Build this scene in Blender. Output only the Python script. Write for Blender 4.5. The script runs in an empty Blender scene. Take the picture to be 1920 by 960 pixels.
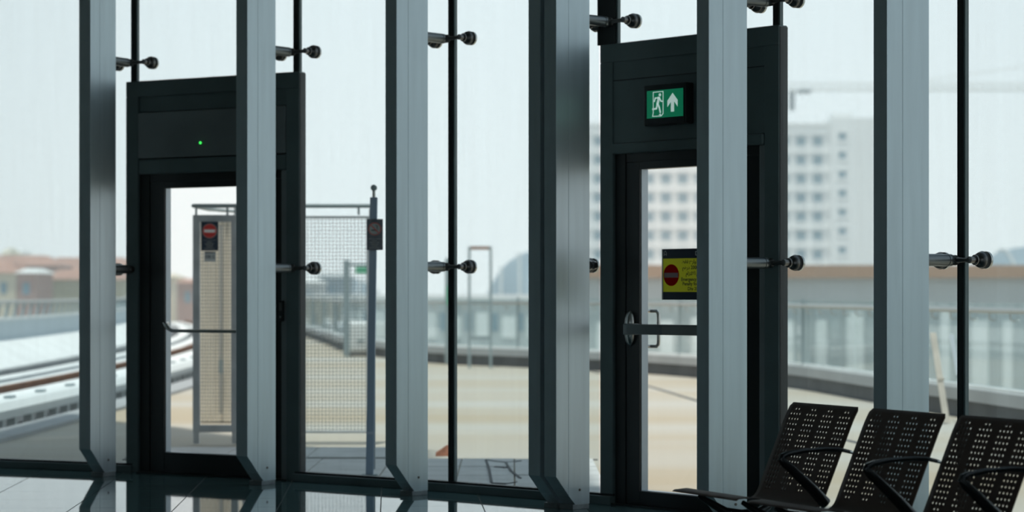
import bpy, bmesh, math, random
from mathutils import Vector, Matrix
random.seed(7)
R = math.radians
# ----------------------------------------------------------------- units
# layout is written in drawing units with the eye at 1.45; K turns them into metres
K = 0.87
EYE = 1.45
FPX = 4388.3
scene = bpy.context.scene
col = scene.collection
# ----------------------------------------------------------------- camera
cd = bpy.data.cameras.new('camera')
cam = bpy.data.objects.new('camera', cd); col.objects.link(cam)
cam.location = (0, 0, EYE * K); cam.rotation_euler = (R(90), 0, 0)
cd.sensor_width = 36.0; cd.lens = FPX / 1920 * 36
cd.shift_y = (548.8 - 480) / 1920
cd.clip_start = 0.1; cd.clip_end = 3000
cd.dof.use_dof = True; cd.dof.focus_distance = 13.5 * K
cd.dof.aperture_fstop = 2.35
scene.camera = cam
# ----------------------------------------------------------------- world, sun, exposure
W = bpy.data.worlds.new('hazy_sky'); scene.world = W; W.use_nodes = True
nt = W.node_tree; nt.nodes.clear()
wo = nt.nodes.new('ShaderNodeOutputWorld'); bg = nt.nodes.new('ShaderNodeBackground')
tc = nt.nodes.new('ShaderNodeTexCoord'); sx = nt.nodes.new('ShaderNodeSeparateXYZ'); rp = nt.nodes.new('ShaderNodeValToRGB')
nt.links.new(tc.outputs['Generated'], sx.inputs[0]); nt.links.new(sx.outputs['Z'], rp.inputs[0])
rp.color_ramp.elements[0].position = 0.0; rp.color_ramp.elements[0].color = (0.93, 0.97, 0.98, 1)
rp.color_ramp.elements[1].position = 0.85; rp.color_ramp.elements[1].color = (0.34, 0.45, 0.55, 1)
e = rp.color_ramp.elements.new(0.16); e.color = (0.88, 0.95, 1.0, 1)
# sky brightness set by direction: highest over the yard, fading to both sides
dp = nt.nodes.new('ShaderNodeVectorMath'); dp.operation = 'DOT_PRODUCT'; dp.inputs[1].default_value = Vector((0.03, 1.0, 0.04)).normalized()
nt.links.new(tc.outputs['Generated'], dp.inputs[0])
gm_ = nt.nodes.new('ShaderNodeMapRange'); gm_.interpolation_type = 'SMOOTHSTEP'
for k_, v_ in ((1, 0.945), (2, 1.0), (3, 0.68), (4, 1.0)): gm_.inputs[k_].default_value = v_
nt.links.new(dp.outputs['Value'], gm_.inputs[0])
mm = nt.nodes.new('ShaderNodeVectorMath'); mm.operation = 'SCALE'
nt.links.new(rp.outputs[0], mm.inputs[0]); nt.links.new(gm_.outputs[0], mm.inputs['Scale'])
nt.links.new(mm.outputs[0], bg.inputs[0]); bg.inputs[1].default_value = 1.36
nt.links.new(bg.outputs[0], wo.inputs[0])
sl = bpy.data.lights.new('sun', 'SUN'); sl.energy = 3.3; sl.angle = R(3.0); sl.color = (1.0, 0.96, 0.89)
sun = bpy.data.objects.new('sun', sl); col.objects.link(sun)
sd = Vector((0.30 * math.cos(R(78)), 0.954 * math.cos(R(78)), -math.sin(R(78))))
sun.rotation_euler = sd.to_track_quat('-Z', 'Y').to_euler(); sun.location = (0, 0, 30)
scene.cycles.volume_bounces = 3
vs = scene.view_settings
vs.view_transform = 'Standard'; vs.look = 'None'; vs.gamma = 1.0; vs.exposure = 0.0
try: vs.use_curve_mapping = False
except Exception: pass

# ----------------------------------------------------------------- materials
def newmat(name):
    m = bpy.data.materials.new(name); m.use_nodes = True
    n = m.node_tree.nodes; n.clear()
    o = n.new('ShaderNodeOutputMaterial')
    return m, n, m.node_tree.links, o
def pmat(name, c, rough=0.5, metal=0.0, var=0.0, scale=3.0, stretch=(1, 1, 1), bump=0.0, bscale=40.0, spec=0.5, c2=None, emit=None, es=0.0, rvar=0.0):
    m, n, l, o = newmat(name)
    b = n.new('ShaderNodeBsdfPrincipled'); l.new(b.outputs[0], o.inputs[0])
    b.inputs['Base Color'].default_value = (*c, 1); b.inputs['Roughness'].default_value = rough
    b.inputs['Metallic'].default_value = metal; b.inputs['Specular IOR Level'].default_value = spec
    if emit:
        b.inputs['Emission Color'].default_value = (*emit, 1); b.inputs['Emission Strength'].default_value = es
    if var or bump or c2 or rvar:
        t = n.new('ShaderNodeTexCoord'); mp = n.new('ShaderNodeMapping'); mp.inputs['Scale'].default_value = stretch
        l.new(t.outputs['Object'], mp.inputs[0])
    if var or c2 or rvar:
        nz = n.new('ShaderNodeTexNoise'); nz.inputs['Scale'].default_value = scale; nz.inputs['Detail'].default_value = 6
        l.new(mp.outputs[0], nz.inputs['Vector'])
        if var or c2:
            rmp = n.new('ShaderNodeValToRGB'); l.new(nz.outputs[0], rmp.inputs[0])
            a = tuple(max(0, x * (1 - var)) for x in c); d = c2 if c2 else tuple(min(1, x * (1 + var)) for x in c)
            rmp.color_ramp.elements[0].position = 0.35; rmp.color_ramp.elements[0].color = (*a, 1)
            rmp.color_ramp.elements[1].position = 0.65; rmp.color_ramp.elements[1].color = (*d, 1)
            l.new(rmp.outputs[0], b.inputs['Base Color'])
        if rvar:
            mr = n.new('ShaderNodeMapRange'); mr.inputs[3].default_value = rough - rvar; mr.inputs[4].default_value = rough + rvar
            l.new(nz.outputs[0], mr.inputs[0]); l.new(mr.outputs[0], b.inputs['Roughness'])
    if bump:
        nb = n.new('ShaderNodeTexNoise'); nb.inputs['Scale'].default_value = bscale; nb.inputs['Detail'].default_value = 3
        l.new(mp.outputs[0], nb.inputs['Vector'])
        bp = n.new('ShaderNodeBump'); bp.inputs['Strength'].default_value = bump; bp.inputs['Distance'].default_value = 0.01
        l.new(nb.outputs[0], bp.inputs['Height']); l.new(bp.outputs[0], b.inputs['Normal'])
    return m
def glassmat(name, tint, dust=0.0, ior=1.45):
    m, n, l, o = newmat(name)
    tr = n.new('ShaderNodeBsdfTransparent'); tr.inputs[0].default_value = (*tint, 1)
    gl = n.new('ShaderNodeBsdfGlossy'); gl.inputs['Roughness'].default_value = 0.02
    fr = n.new('ShaderNodeFresnel'); fr.inputs[0].default_value = ior
    geo = n.new('ShaderNodeNewGeometry')
    inv = n.new('ShaderNodeMath'); inv.operation = 'SUBTRACT'; inv.inputs[0].default_value = 1.0
    l.new(geo.outputs['Backfacing'], inv.inputs[1])
    mu = n.new('ShaderNodeMath'); mu.operation = 'MULTIPLY'; l.new(fr.outputs[0], mu.inputs[0]); l.new(inv.outputs[0], mu.inputs[1])
    mx = n.new('ShaderNodeMixShader'); l.new(mu.outputs[0], mx.inputs[0]); l.new(tr.outputs[0], mx.inputs[1]); l.new(gl.outputs[0], mx.inputs[2])
    out = mx
    if dust:
        t = n.new('ShaderNodeTexCoord'); mp = n.new('ShaderNodeMapping'); mp.inputs['Scale'].default_value = (14, 14, 0.7)
        l.new(t.outputs['Object'], mp.inputs[0])
        nz = n.new('ShaderNodeTexNoise'); nz.inputs['Scale'].default_value = 1.6; nz.inputs['Detail'].default_value = 5
        l.new(mp.outputs[0], nz.inputs['Vector'])
        mr = n.new('ShaderNodeMapRange'); mr.inputs[1].default_value = 0.42; mr.inputs[2].default_value = 0.75
        mr.inputs[3].default_value = dust * 0.5; mr.inputs[4].default_value = dust * 1.6
        l.new(nz.outputs[0], mr.inputs[0])
        tl = n.new('ShaderNodeBsdfTranslucent'); tl.inputs[0].default_value = (0.75, 0.76, 0.75, 1)
        m2 = n.new('ShaderNodeMixShader'); l.new(mr.outputs[0], m2.inputs[0]); l.new(mx.outputs[0], m2.inputs[1]); l.new(tl.outputs[0], m2.inputs[2])
        out = m2
    l.new(out.outputs[0], o.inputs[0])
    return m
def film(name, c):
    m, n, l, o = newmat(name)
    a = n.new('ShaderNodeBsdfDiffuse'); b = n.new('ShaderNodeBsdfTranslucent'); x = n.new('ShaderNodeMixShader')
    a.inputs[0].default_value = (*c, 1); b.inputs[0].default_value = (*c, 1); x.inputs[0].default_value = 0.6
    l.new(a.outputs[0], x.inputs[1]); l.new(b.outputs[0], x.inputs[2]); l.new(x.outputs[0], o.inputs[0])
    return m
M = {}
M['fin'] = pmat('satin_grey_metal_paint', (0.57, 0.66, 0.705), 0.36, 0.5, var=0.06, scale=2.2, stretch=(6, 6, 0.5), bump=0.05, bscale=90, rvar=0.05)
M['frame'] = pmat('dark_grey_frame_paint', (0.11, 0.15, 0.153), 0.45, 0.0, var=0.08, scale=4, bump=0.03, bscale=120)
M['frame2'] = pmat('charcoal_panel_paint', (0.20, 0.225, 0.23), 0.42, 0.0, var=0.06, scale=4)
M['black'] = pmat('black_seal_rubber', (0.008, 0.011, 0.012), 0.45)
M['blackmetal'] = pmat('black_door_metal', (0.010, 0.013, 0.014), 0.35)
M['skyreveal'] = pmat('skylit_reveal_tone', (0.42, 0.48, 0.53), 0.35, 0.4)  # pale tone stands for daylight on the outer reveals of the door leaves
M['steel'] = pmat('brushed_stainless_steel', (0.50, 0.50, 0.48), 0.24, 1.0, var=0.05, scale=30)
M['rodsteel'] = pmat('grey_rod_steel', (0.20, 0.215, 0.22), 0.38, 0.8)
M['darksteel'] = pmat('dark_stainless_steel', (0.16, 0.155, 0.15), 0.3, 1.0)
M['plinth'] = pmat('grey_grout_pad', (0.25, 0.28, 0.29), 0.6, 0.2, var=0.15, scale=20)
M['tile'] = pmat('polished_dark_floor_tile', (0.10, 0.175, 0.18), 0.035, 0.0, var=0.12, scale=7, spec=0.45, rvar=0.012)
M['grout'] = pmat('floor_grout', (0.11, 0.12, 0.12), 0.7)
M['innerwall'] = pmat('dim_wall_paint', (0.24, 0.28, 0.28), 0.7, var=0.04)
M['ceil'] = pmat('grey_ceiling_panel', (0.24, 0.28, 0.29), 0.7, var=0.04)
M['glass'] = glassmat('tinted_facade_glass', (0.885, 0.935, 0.945), 0.022)
M['clear'] = glassmat('clear_door_glass', (0.985, 0.995, 0.99), 0.006)
M['balglass'] = glassmat('balustrade_glass', (0.93, 0.975, 0.97), 0.05)
M['seat'] = pmat('dark_brown_seat_enamel', (0.115, 0.080, 0.066), 0.5, 0.0, bump=0.02, bscale=300, spec=0.18)
M['arm'] = pmat('black_armrest_polymer', (0.012, 0.014, 0.015), 0.22)
M['green'] = pmat('exit_sign_green', (0.0, 0.12, 0.06), 0.2, emit=(0.004, 0.16, 0.075), es=0.6)
M['signwhite'] = pmat('exit_sign_white', (0.6, 0.7, 0.68), 0.4, emit=(0.55, 0.75, 0.70), es=0.55)
M['led'] = pmat('green_led', (0.05, 0.6, 0.1), 0.3, emit=(0.06, 1.0, 0.13), es=1.3)
M['navy'] = pmat('navy_sign_print', (0.008, 0.02, 0.045), 0.35)
M['yellow'] = film('yellow_sign_film', (0.60, 0.62, 0.13))
M['redfilm'] = film('red_sign_film', (0.62, 0.03, 0.025))
M['whitefilm'] = film('white_sign_film', (0.75, 0.78, 0.8))
M['red'] = pmat('red_sign_print', (0.55, 0.03, 0.025), 0.4)
M['pwhite'] = pmat('white_sign_print', (0.8, 0.8, 0.78), 0.4)
M['greyprint'] = pmat('grey_sign_print', (0.30, 0.31, 0.30), 0.5)
M['plate'] = pmat('pale_plate', (0.5, 0.53, 0.53), 0.45)
M['deck'] = pmat('sandy_concrete_deck', (0.50, 0.415, 0.295), 0.85, var=0.10, c2=(0.50, 0.475, 0.42), scale=0.16, stretch=(0.35, 2.2, 1), bump=0.15, bscale=6)
M['slab'] = pmat('grey_paving_slab', (0.64, 0.63, 0.61), 0.8, var=0.10, scale=3, bump=0.2, bscale=14)
M['conc'] = pmat('white_concrete', (0.80, 0.81, 0.79), 0.8, var=0.06, scale=1.4)
M['concgrey'] = pmat('grey_concrete', (0.36, 0.37, 0.37), 0.8, var=0.08, scale=1.4)
M['concdark'] = pmat('dark_bitumen', (0.085, 0.09, 0.095), 0.85, var=0.15, scale=2)
M['rust'] = pmat('rusty_rail_steel', (0.24, 0.105, 0.05), 0.7, 0.2, var=0.2, scale=6)
M['cover'] = pmat('white_rail_cover', (0.72, 0.75, 0.73), 0.5)
M['bluepanel'] = pmat('pale_blue_parapet_panel', (0.52, 0.60, 0.64), 0.6)
M['railsteel'] = pmat('satin_handrail_steel', (0.45, 0.45, 0.43), 0.35, 0.9)
M['fence'] = pmat('galvanised_fence_frame', (0.52, 0.55, 0.57), 0.5, 0.35, var=0.12, scale=5)
M['wire'] = pmat('galvanised_wire', (0.22, 0.26, 0.26), 0.5, 0.4)
M['bluepost'] = pmat('blue_grey_post_paint', (0.24, 0.32, 0.42), 0.45)
M['sheet'] = pmat('beige_corrugated_sheet', (0.80, 0.75, 0.65), 0.6, var=0.05, scale=4)
M['brick'] = pmat('broken_brick', (0.42, 0.17, 0.10), 0.85, var=0.2, scale=20)
M['gpost'] = pmat('yard_post_paint', (0.28, 0.34, 0.35), 0.5)
M['gsign'] = pmat('green_sign_plate', (0.10, 0.42, 0.24), 0.5)
M['whitebox'] = pmat('white_enclosure', (0.78, 0.79, 0.77), 0.5)
M['timber'] = pmat('pale_plank', (0.62, 0.56, 0.48), 0.7, var=0.08, scale=8)
M['alu'] = pmat('bright_aluminium', (0.72, 0.75, 0.76), 0.35, 0.6)
M['far'] = pmat('dusty_ground', (0.45, 0.43, 0.39), 0.9, var=0.1, scale=0.02)
M['tower'] = pmat('white_render_wall', (0.84, 0.84, 0.83), 0.8, var=0.03, scale=0.1)
M['towerwin'] = pmat('blue_window_glass', (0.17, 0.27, 0.33), 0.25)
M['terra'] = pmat('terracotta_roof', (0.42, 0.24, 0.18), 0.8, var=0.1, scale=0.3)
M['cream'] = pmat('cream_wall', (0.62, 0.58, 0.46), 0.8, var=0.04, scale=0.3)
M['olive'] = pmat('khaki_wall', (0.40, 0.38, 0.28), 0.8, var=0.04, scale=0.3)
M['pink'] = pmat('dull_pink_wall', (0.36, 0.24, 0.21), 0.8, var=0.05, scale=0.3)
M['brownband'] = pmat('brown_fascia', (0.40, 0.27, 0.19), 0.8, var=0.06, scale=0.2)
M['greywall'] = pmat('pale_grey_shed_wall', (0.46, 0.49, 0.49), 0.7, var=0.05, scale=0.2)
M['shell'] = pmat('blue_grey_roof_shell', (0.25, 0.33, 0.38), 0.5, 0.2)
M['crane'] = pmat('crane_lattice_paint', (0.45, 0.44, 0.38), 0.6)

# ----------------------------------------------------------------- mesh helpers (all lengths in drawing units, scaled by K on build)
class MB:
    def __init__(s): s.v = []; s.f = []
    def add(s, vs_, fs):
        o = len(s.v); s.v += [tuple(v) for v in vs_]; s.f += [tuple(i + o for i in f) for f in fs]; return s
    def box(s, x0, x1, y0, y1, z0, z1, m=None):
        p = [(x0, y0, z0), (x1, y0, z0), (x1, y1, z0), (x0, y1, z0), (x0, y0, z1), (x1, y0, z1), (x1, y1, z1), (x0, y1, z1)]
        if m: p = [m @ Vector(q) for q in p]
        return s.add(p, [(0, 3, 2, 1), (4, 5, 6, 7), (0, 1, 5, 4), (1, 2, 6, 5), (2, 3, 7, 6), (3, 0, 4, 7)])
    def prism(s, poly, axis, a, b):
        # polygon (p,q) extruded from a to b along an axis: 'x': (a,p,q) 'y': (p,a,q) 'z': (p,q,a)
        mk = {'x': lambda p, q, t: (t, p, q), 'y': lambda p, q, t: (p, t, q), 'z': lambda p, q, t: (p, q, t)}[axis]
        n = len(poly)
        return s.add([mk(p, q, a) for p, q in poly] + [mk(p, q, b) for p, q in poly],
                     [tuple(range(n - 1, -1, -1)), tuple(range(n, 2 * n))] + [(i, (i + 1) % n, (i + 1) % n + n, i + n) for i in range(n)])
    def tube(s, pts, r, n=10, ry=None, cap=True):
        pts = [Vector(p) for p in pts]; rs = r if isinstance(r, (list, tuple)) else [r] * len(pts)
        rings = []; up = None
        for i, p in enumerate(pts):
            if i == 0: d = pts[1] - p
            elif i == len(pts) - 1: d = p - pts[i - 1]
            else: d = (pts[i + 1] - p).normalized() + (p - pts[i - 1]).normalized()
            d.normalize()
            if up is None:
                up = Vector((0, 0, 1)) if abs(d.z) < 0.9 else Vector((1, 0, 0))
            a = d.cross(up).normalized(); up = a.cross(d).normalized()
            rr = rs[i]
            rings.append([p + a * (rr * math.cos(2 * math.pi * k / n)) * (ry or 1) + up * (rr * math.sin(2 * math.pi * k / n)) for k in range(n)])
        vs_ = [q for rg in rings for q in rg]; fs = []
        for i in range(len(pts) - 1):
            for k in range(n):
                fs.append((i * n + k, i * n + (k + 1) % n, (i + 1) * n + (k + 1) % n, (i + 1) * n + k))
        if cap:
            fs.append(tuple(range(n - 1, -1, -1))); fs.append(tuple(range((len(pts) - 1) * n, len(pts) * n)))
        return s.add(vs_, fs)
    def sweep(s, path, prof):
        # path: (x,y) list; prof: closed (offset to the left of travel, z) list
        n = len(prof); vs_ = []; fs = []
        for i, p in enumerate(path):
            a = Vector(path[max(0, i - 1)]); b = Vector(path[min(len(path) - 1, i + 1)]); d = (b - a).normalized(); l = Vector((-d.y, d.x))
            for o, z in prof: vs_.append((p[0] + l.x * o, p[1] + l.y * o, z))
        for i in range(len(path) - 1):
            for k in range(n):
                fs.append((i * n + k, i * n + (k + 1) % n, (i + 1) * n + (k + 1) % n, (i + 1) * n + k))
        fs.append(tuple(range(n - 1, -1, -1))); fs.append(tuple(range((len(path) - 1) * n, len(path) * n)))
        return s.add(vs_, fs)
    def mesh(s, name, mat=None, bevel=0.0, smooth=False, segs=2):
        me = bpy.data.meshes.new(name)
        me.from_pydata([(a * K, b * K, c * K) for a, b, c in s.v], [], s.f)
        bm = bmesh.new(); bm.from_mesh(me)
        bmesh.ops.recalc_face_normals(bm, faces=bm.faces)
        if bevel:
            es = [e for e in bm.edges if len(e.link_faces) == 2 and e.calc_face_angle(0) > 0.5]
            bmesh.ops.bevel(bm, geom=es, offset=bevel * K, segments=segs, affect='EDGES', profile=0.6)
        if smooth:
            for f in bm.faces: f.smooth = True
            for e_ in bm.edges:
                if len(e_.link_faces) == 2 and e_.calc_face_angle(0) > 0.7: e_.smooth = False
        bm.to_mesh(me); bm.free()
        if mat: me.materials.append(M[mat])
        return me
    def build(s, name, mat, parent=None, bevel=0.0, smooth=False, loc=None, rz=0.0, segs=2):
        return put(name, s.mesh(name, mat, bevel, smooth, segs), parent, loc, rz)
def put(name, me, parent=None, loc=None, rz=0.0):
    o = bpy.data.objects.new(name, me); col.objects.link(o)
    if parent: o.parent = parent
    if loc: o.location = Vector(loc) * K
    if rz: o.rotation_euler = (0, 0, rz)
    return o
def tag(o, label, cat, group=None, kind=None):
    o['label'] = label; o['category'] = cat
    if group: o['group'] = group
    if kind: o['kind'] = kind
    return o
def thing(name, label, cat, loc=(0, 0, 0), rz=0.0, group=None, kind=None):
    o = bpy.data.objects.new(name, None); col.objects.link(o); o.empty_display_size = 0.1
    o.location = Vector(loc) * K; o.rotation_euler = (0, 0, rz)
    return tag(o, label, cat, group, kind)
def arc(cx, cy, r, a0, a1, n):
    return [(cx + r * math.cos(R(a0 + (a1 - a0) * i / n)), cy + r * math.sin(R(a0 + (a1 - a0) * i / n))) for i in range(n + 1)]
def text_mesh(txt, size, depth=0.0):
    cu = bpy.data.curves.new('lettering', 'FONT'); cu.body = txt; cu.size = size * K; cu.extrude = depth * K; cu.resolution_u = 3; cu.offset = 0.0009 * K
    ob = bpy.data.objects.new('lettering', cu); col.objects.link(ob)
    dg = bpy.context.evaluated_depsgraph_get()
    me = bpy.data.meshes.new_from_object(ob.evaluated_get(dg))
    bpy.data.objects.remove(ob); bpy.data.curves.remove(cu)
    return me
def letter(name, txt, size, mat, parent, x, y, z, fit=None, align='l'):
    # upright lettering facing -y of its parent
    me = text_mesh(txt, size); me.materials.clear(); me.materials.append(M[mat])
    xs = [v.co.x for v in me.vertices] or [0]
    w = max(xs) - min(xs); kx = 1.0
    if fit and w > 0: kx = fit * K / w
    x0 = min(xs)
    for v in me.vertices:
        a = (v.co.x - x0) * kx - (w * kx / 2 if align == 'c' else 0); b = v.co.y
        v.co = (a, 0, b)
    return put(name, me, parent, (x, y, z))

# ----------------------------------------------------------------- facade set-out
J = {0: (-3.041, 18.870), 1: (-1.654, 18.028), 2: (-.435, 17.079), 3: (.709, 16.010), 4: (1.691, 14.893), 5: (2.619, 13.601)}
TH = {-3: 11.5, -2: 17.0, -1: 22.5, 0: 27.8, 1: 34.7, 2: 41.1, 3: 45.0, 4: 52.3, 5: 56.3, 6: 62.0, 7: 68.0, 8: 74.0, 9: 80.0, 10: 86.0}
def T2(a): return Vector((math.cos(R(a)), -math.sin(R(a))))
J = {k: Vector(v) for k, v in J.items()}
for i in (-1, -2, -3): J[i] = J[i + 1] - T2((TH[i] + TH[i + 1]) / 2) * 1.56
for i in (6, 7, 8, 9, 10): J[i] = J[i - 1] + T2((TH[i] + TH[i - 1]) / 2) * 1.58
def bay(i):
    d = J[i + 1] - J[i]; return d.length, math.atan2(d.y, d.x)      # width, rotation about z
def post_n(i): return Vector((math.sin(R(TH[i])), math.cos(R(TH[i]))))  # outward
CEIL = 5.0
PT = 3.15           # top of the door portals
BOUND = [(J[i], J[i + 1]) for i in range(-3, 10)]
def clip(poly):
    for a, b in BOUND:
        d = b - a; nrm = Vector((d.y, -d.x)).normalized()   # points inward (camera side)
        if nrm.dot(Vector((0, 0)) - a) < 0: nrm = -nrm
        out = []
        for k in range(len(poly)):
            p, q = Vector(poly[k]), Vector(poly[(k + 1) % len(poly)])
            dp, dq = nrm.dot(p - a), nrm.dot(q - a)
            if dp >= 0: out.append(p)
            if (dp >= 0) != (dq >= 0): out.append(p + (q - p) * (dp / (dp - dq)))
        poly = out
        if len(poly) < 3: return []
    return poly

# ----------------------------------------------------------------- floor, ceiling, inner walls
room = [(-7.75, -4.0), (5.35, -4.0)] + [tuple(J[i]) for i in range(10, -4, -1)]
fl = thing('floor', 'polished dark floor tiles inside the glass facade', 'floor', kind='structure')
MB().prism(room, 'z', -0.14, -0.006).build('grout_bed', 'grout', fl)
e1 = Vector((-0.052, 1)).normalized(); e2 = Vector((e1.y, -e1.x)); o0 = Vector((-2.253, 15.47))
field = MB()
for a in range(-8, 12):
    for b in range(-30, 9):
        P = []
        for du, dv in ((0, 0), (1, 0), (1, 1), (0, 1)):
            P.append(o0 + e2 * ((a + du) * 0.691 + (0.004 if du == 0 else -0.004)) + e1 * ((b + dv) * 0.667 + 0.33 + (0.003 if dv == 0 else -0.003)))
        c = sum(P, Vector((0, 0))) / 4
        if c.y < -3.9 or c.x < -7.4 or c.x > 5.3: continue
        q = clip(P)
        if len(q) < 3: continue
        ar = 0.5 * abs(sum(q[k].x * q[(k + 1) % len(q)].y - q[(k + 1) % len(q)].x * q[k].y for k in range(len(q))))
        if ar < 0.004: continue
        q = [(p.x, p.y) for p in q]
        if c.y > 13.3 and -5.6 < c.x < 3.2:
            MB().prism([(x - c.x, y - c.y) for x, y in q], 'z', -0.02, 0).build('tile', 'tile', fl, loc=(c.x, c.y, 0))
        else:
            field.prism(q, 'z', -0.02, 0)
o = field.build('tile_field', 'tile', fl); o['kind'] = 'stuff'
roof = [(-7.95, -4.2), (5.5, -4.2), (5.4, 6.0)] + [tuple(J[i] + post_n(i) * 0.12) for i in range(9, 3, -1)] + \
       [(.78, 16.12), (.30, 16.48), (.14, 19.48), (-1.05, 19.55), (-1.12, 20.75), (-2.27, 21.1), (-3.92, 24.3), (-4.72, 25.4), (-5.55, 26.5), (-5.65, 20.5), (-7.95, 20.9)]  # unseen overhang edge, stepped to place its shadow on the deck
tag(MB().prism(roof, 'z', CEIL, CEIL + 0.3).build('ceiling', 'ceil'), 'flat grey ceiling slab over the hall, its unseen overhang shaped to shade the deck', 'ceiling', kind='structure')
wbk = thing('wall_back', 'wall behind the waiting hall with a glazed band added for fill light', 'wall', kind='structure')
for nm_, bx_ in (('sill_wall', (-7.75, 5.5, -4.25, -4.0, 0, .9)), ('lintel', (-7.75, 5.5, -4.25, -4.0, 4.3, CEIL)), ('pier', (-7.75, -6.9, -4.25, -4.0, .9, 4.3)), ('pier', (4.6, 5.5, -4.25, -4.0, .9, 4.3)), ('pier', (-1.4, -.9, -4.25, -4.0, .9, 4.3))): MB().box(*bx_).build(nm_, 'innerwall', wbk)
for x_ in ((-6.9, -1.4), (-.9, 4.6)): MB().box(x_[0], x_[1], -4.14, -4.11, .9, 4.3).build('glass_pane', 'glass', wbk)  # unseen glazing added so fill daylight reaches the fin fronts
# dim wall behind the waiting hall', 'wall', kind='structure')
tag(MB().box(-8.0, -7.75, -4.0, J[-3].y + .1, 0, CEIL).build('wall_left', 'innerwall'), 'plain dim side wall at the far end of the glazing', 'wall', kind='structure')
tag(MB().box(5.35, 5.6, -4.0, J[10].y, 0, CEIL).build('wall_right', 'innerwall'), 'plain dim side wall at the near end of the glazing', 'wall', kind='structure')

# ----------------------------------------------------------------- glazing bays
DOORBAY = {0, 3}
bayname = {-3: 'far end pane beside the side wall', -2: 'pane two bays before the track view', -1: 'tall pane looking on the white rail covers',
           0: 'pane over the green-light door', 1: 'tall pane behind the no-smoking post', 2: 'tall pane over the sandy yard beside the paired fins',
           3: 'pane over the emergency exit door', 4: 'tall pane between the exit door and the seats', 5: 'tall pane behind the row of seats',
           6: 'pane past the seats', 7: 'second pane past the seats', 8: 'third pane past the seats', 9: 'last pane past the seats'}
for n_, i in enumerate(range(-3, 10), 1):
    w, rz = bay(i)
    x0 = 0.03; x1 = w - 0.03
    if i == 2: x1 = w - 0.16
    z0 = PT + 0.005 if i in DOORBAY else 0.07
    win = thing('window_%d' % n_, 'tinted facade glass, ' + bayname[i], 'window', (J[i].x, J[i].y, 0), rz, kind='structure')
    MB().box(x0, x1, -0.012, 0.012, z0, CEIL).build('glass_pane', 'glass', win)
    if i not in DOORBAY:
        rl = MB().box(0.0, w, -0.06, 0.06, 0, 0.06).build('bottom_rail', 'frame', win, bevel=0.006)
        MB().box(0.0, w, -0.03, 0.03, 0.06, 0.075).build('glazing_bead', 'black', win)
        
# joints between panes
n_ = 0
for i in range(-3, 11):
    n_ += 1
    lowbar = (i in (0, 1, 3, 4))
    wide = 0.085 if i == 3 else 0.022
    off = -0.065 if i == 3 else 0.0
    b = MB().box(off - wide, off + wide, -0.022, 0.022, PT if lowbar else 0.06, CEIL)
    t = thing('trim_%d' % n_, 'black vertical glazing joint ' + ({-3: 'at the side wall', -2: 'two bays before the tracks', -1: 'before the track view', 0: 'above the hinge edge of the green-light door',
        1: 'above the reader edge of the green-light door', 2: 'between the no-smoking post and the sandy yard', 3: 'wide, above the exit door beside the paired fins', 4: 'above the exit door towards the seats', 5: 'behind the seats'}.get(i, {6: 'first past the seats', 7: 'second past the seats', 8: 'third past the seats', 9: 'fourth past the seats'}.get(i, 'at the near wall end'))),
        'trim', (J[i].x, J[i].y, 0), -R(TH[i]), kind='structure')
    b.build('seal', 'black', t)
    z0 = PT if lowbar else 0.08
    MB().box(off + wide, off + wide + 0.013, -0.014, 0.014, z0, CEIL).build('glass_edge', 'frame', t)

# ----------------------------------------------------------------- fins
G, L, FW = 0.320, 0.324, 0.110
def fin_meshes():
    yf, yb = -(G + L), -G
    ym = yf + L * 0.37
    ch = 0.227
    cb = yf + 0.185
    # front box with the chamfered toe
    a = MB().prism([(yf, CEIL), (yf, ch), (ym - .0006, ch - (ym - yf) / 0.185 * 0.2), (ym - .0006, CEIL)], 'x', -FW / 2, FW / 2).mesh('front_section', 'fin', bevel=0.0022)
    b = MB().prism([(ym + .0006, CEIL), (ym + .0006, ch - (ym - yf) / 0.185 * 0.2 - .002), (cb, 0.032), (yb, 0.032), (yb, CEIL)], 'x', -FW / 2, FW / 2).mesh('rear_section', 'fin', bevel=0.0012)
    c = MB().box(-FW / 2 - .006, FW / 2 + .006, cb - 0.03, yb - 0.01, 0, 0.034).mesh('base_plate', 'plinth', bevel=0.003)
    d = MB().tube([(FW / 2 - .004, yf + L * 0.70, 0.13), (FW / 2 + .004, yf + L * 0.70, 0.13)], 0.009, 10).mesh('screw', 'darksteel')
    return a, b, c, d
FM = fin_meshes()
def fin(i, label, off=0.0):
    p = J[i] + T2(TH[i]) * off
    t = thing('facade_fin', label, 'column', (p.x, p.y, 0), -R(TH[i]), group='grey steel facade fins')
    for nm, me in zip(('front_section', 'rear_section', 'base_plate', 'screw'), FM): put(nm, me, t)
    return t
finname = {-3: 'at the side wall end of the glazing', -2: 'second from the side wall', -1: 'just before the pane of the train tracks',
           0: 'between the track view and the green-light door', 1: 'standing in front of the green-light door',
           2: 'beside the no-smoking post', 3: 'front one of the close pair', 4: 'standing in front of the emergency exit door', 5: 'rising behind the middle seat',
           6: 'just past the row of seats', 7: 'second past the row of seats', 8: 'third past the row of seats', 9: 'fourth past the row of seats', 10: 'at the near end of the glazing'}
for i in range(-3, 11): fin(i, 'grey steel facade fin ' + finname[i])
fin(3, 'grey steel facade fin, hidden rear one of the close pair', -0.148)

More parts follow.
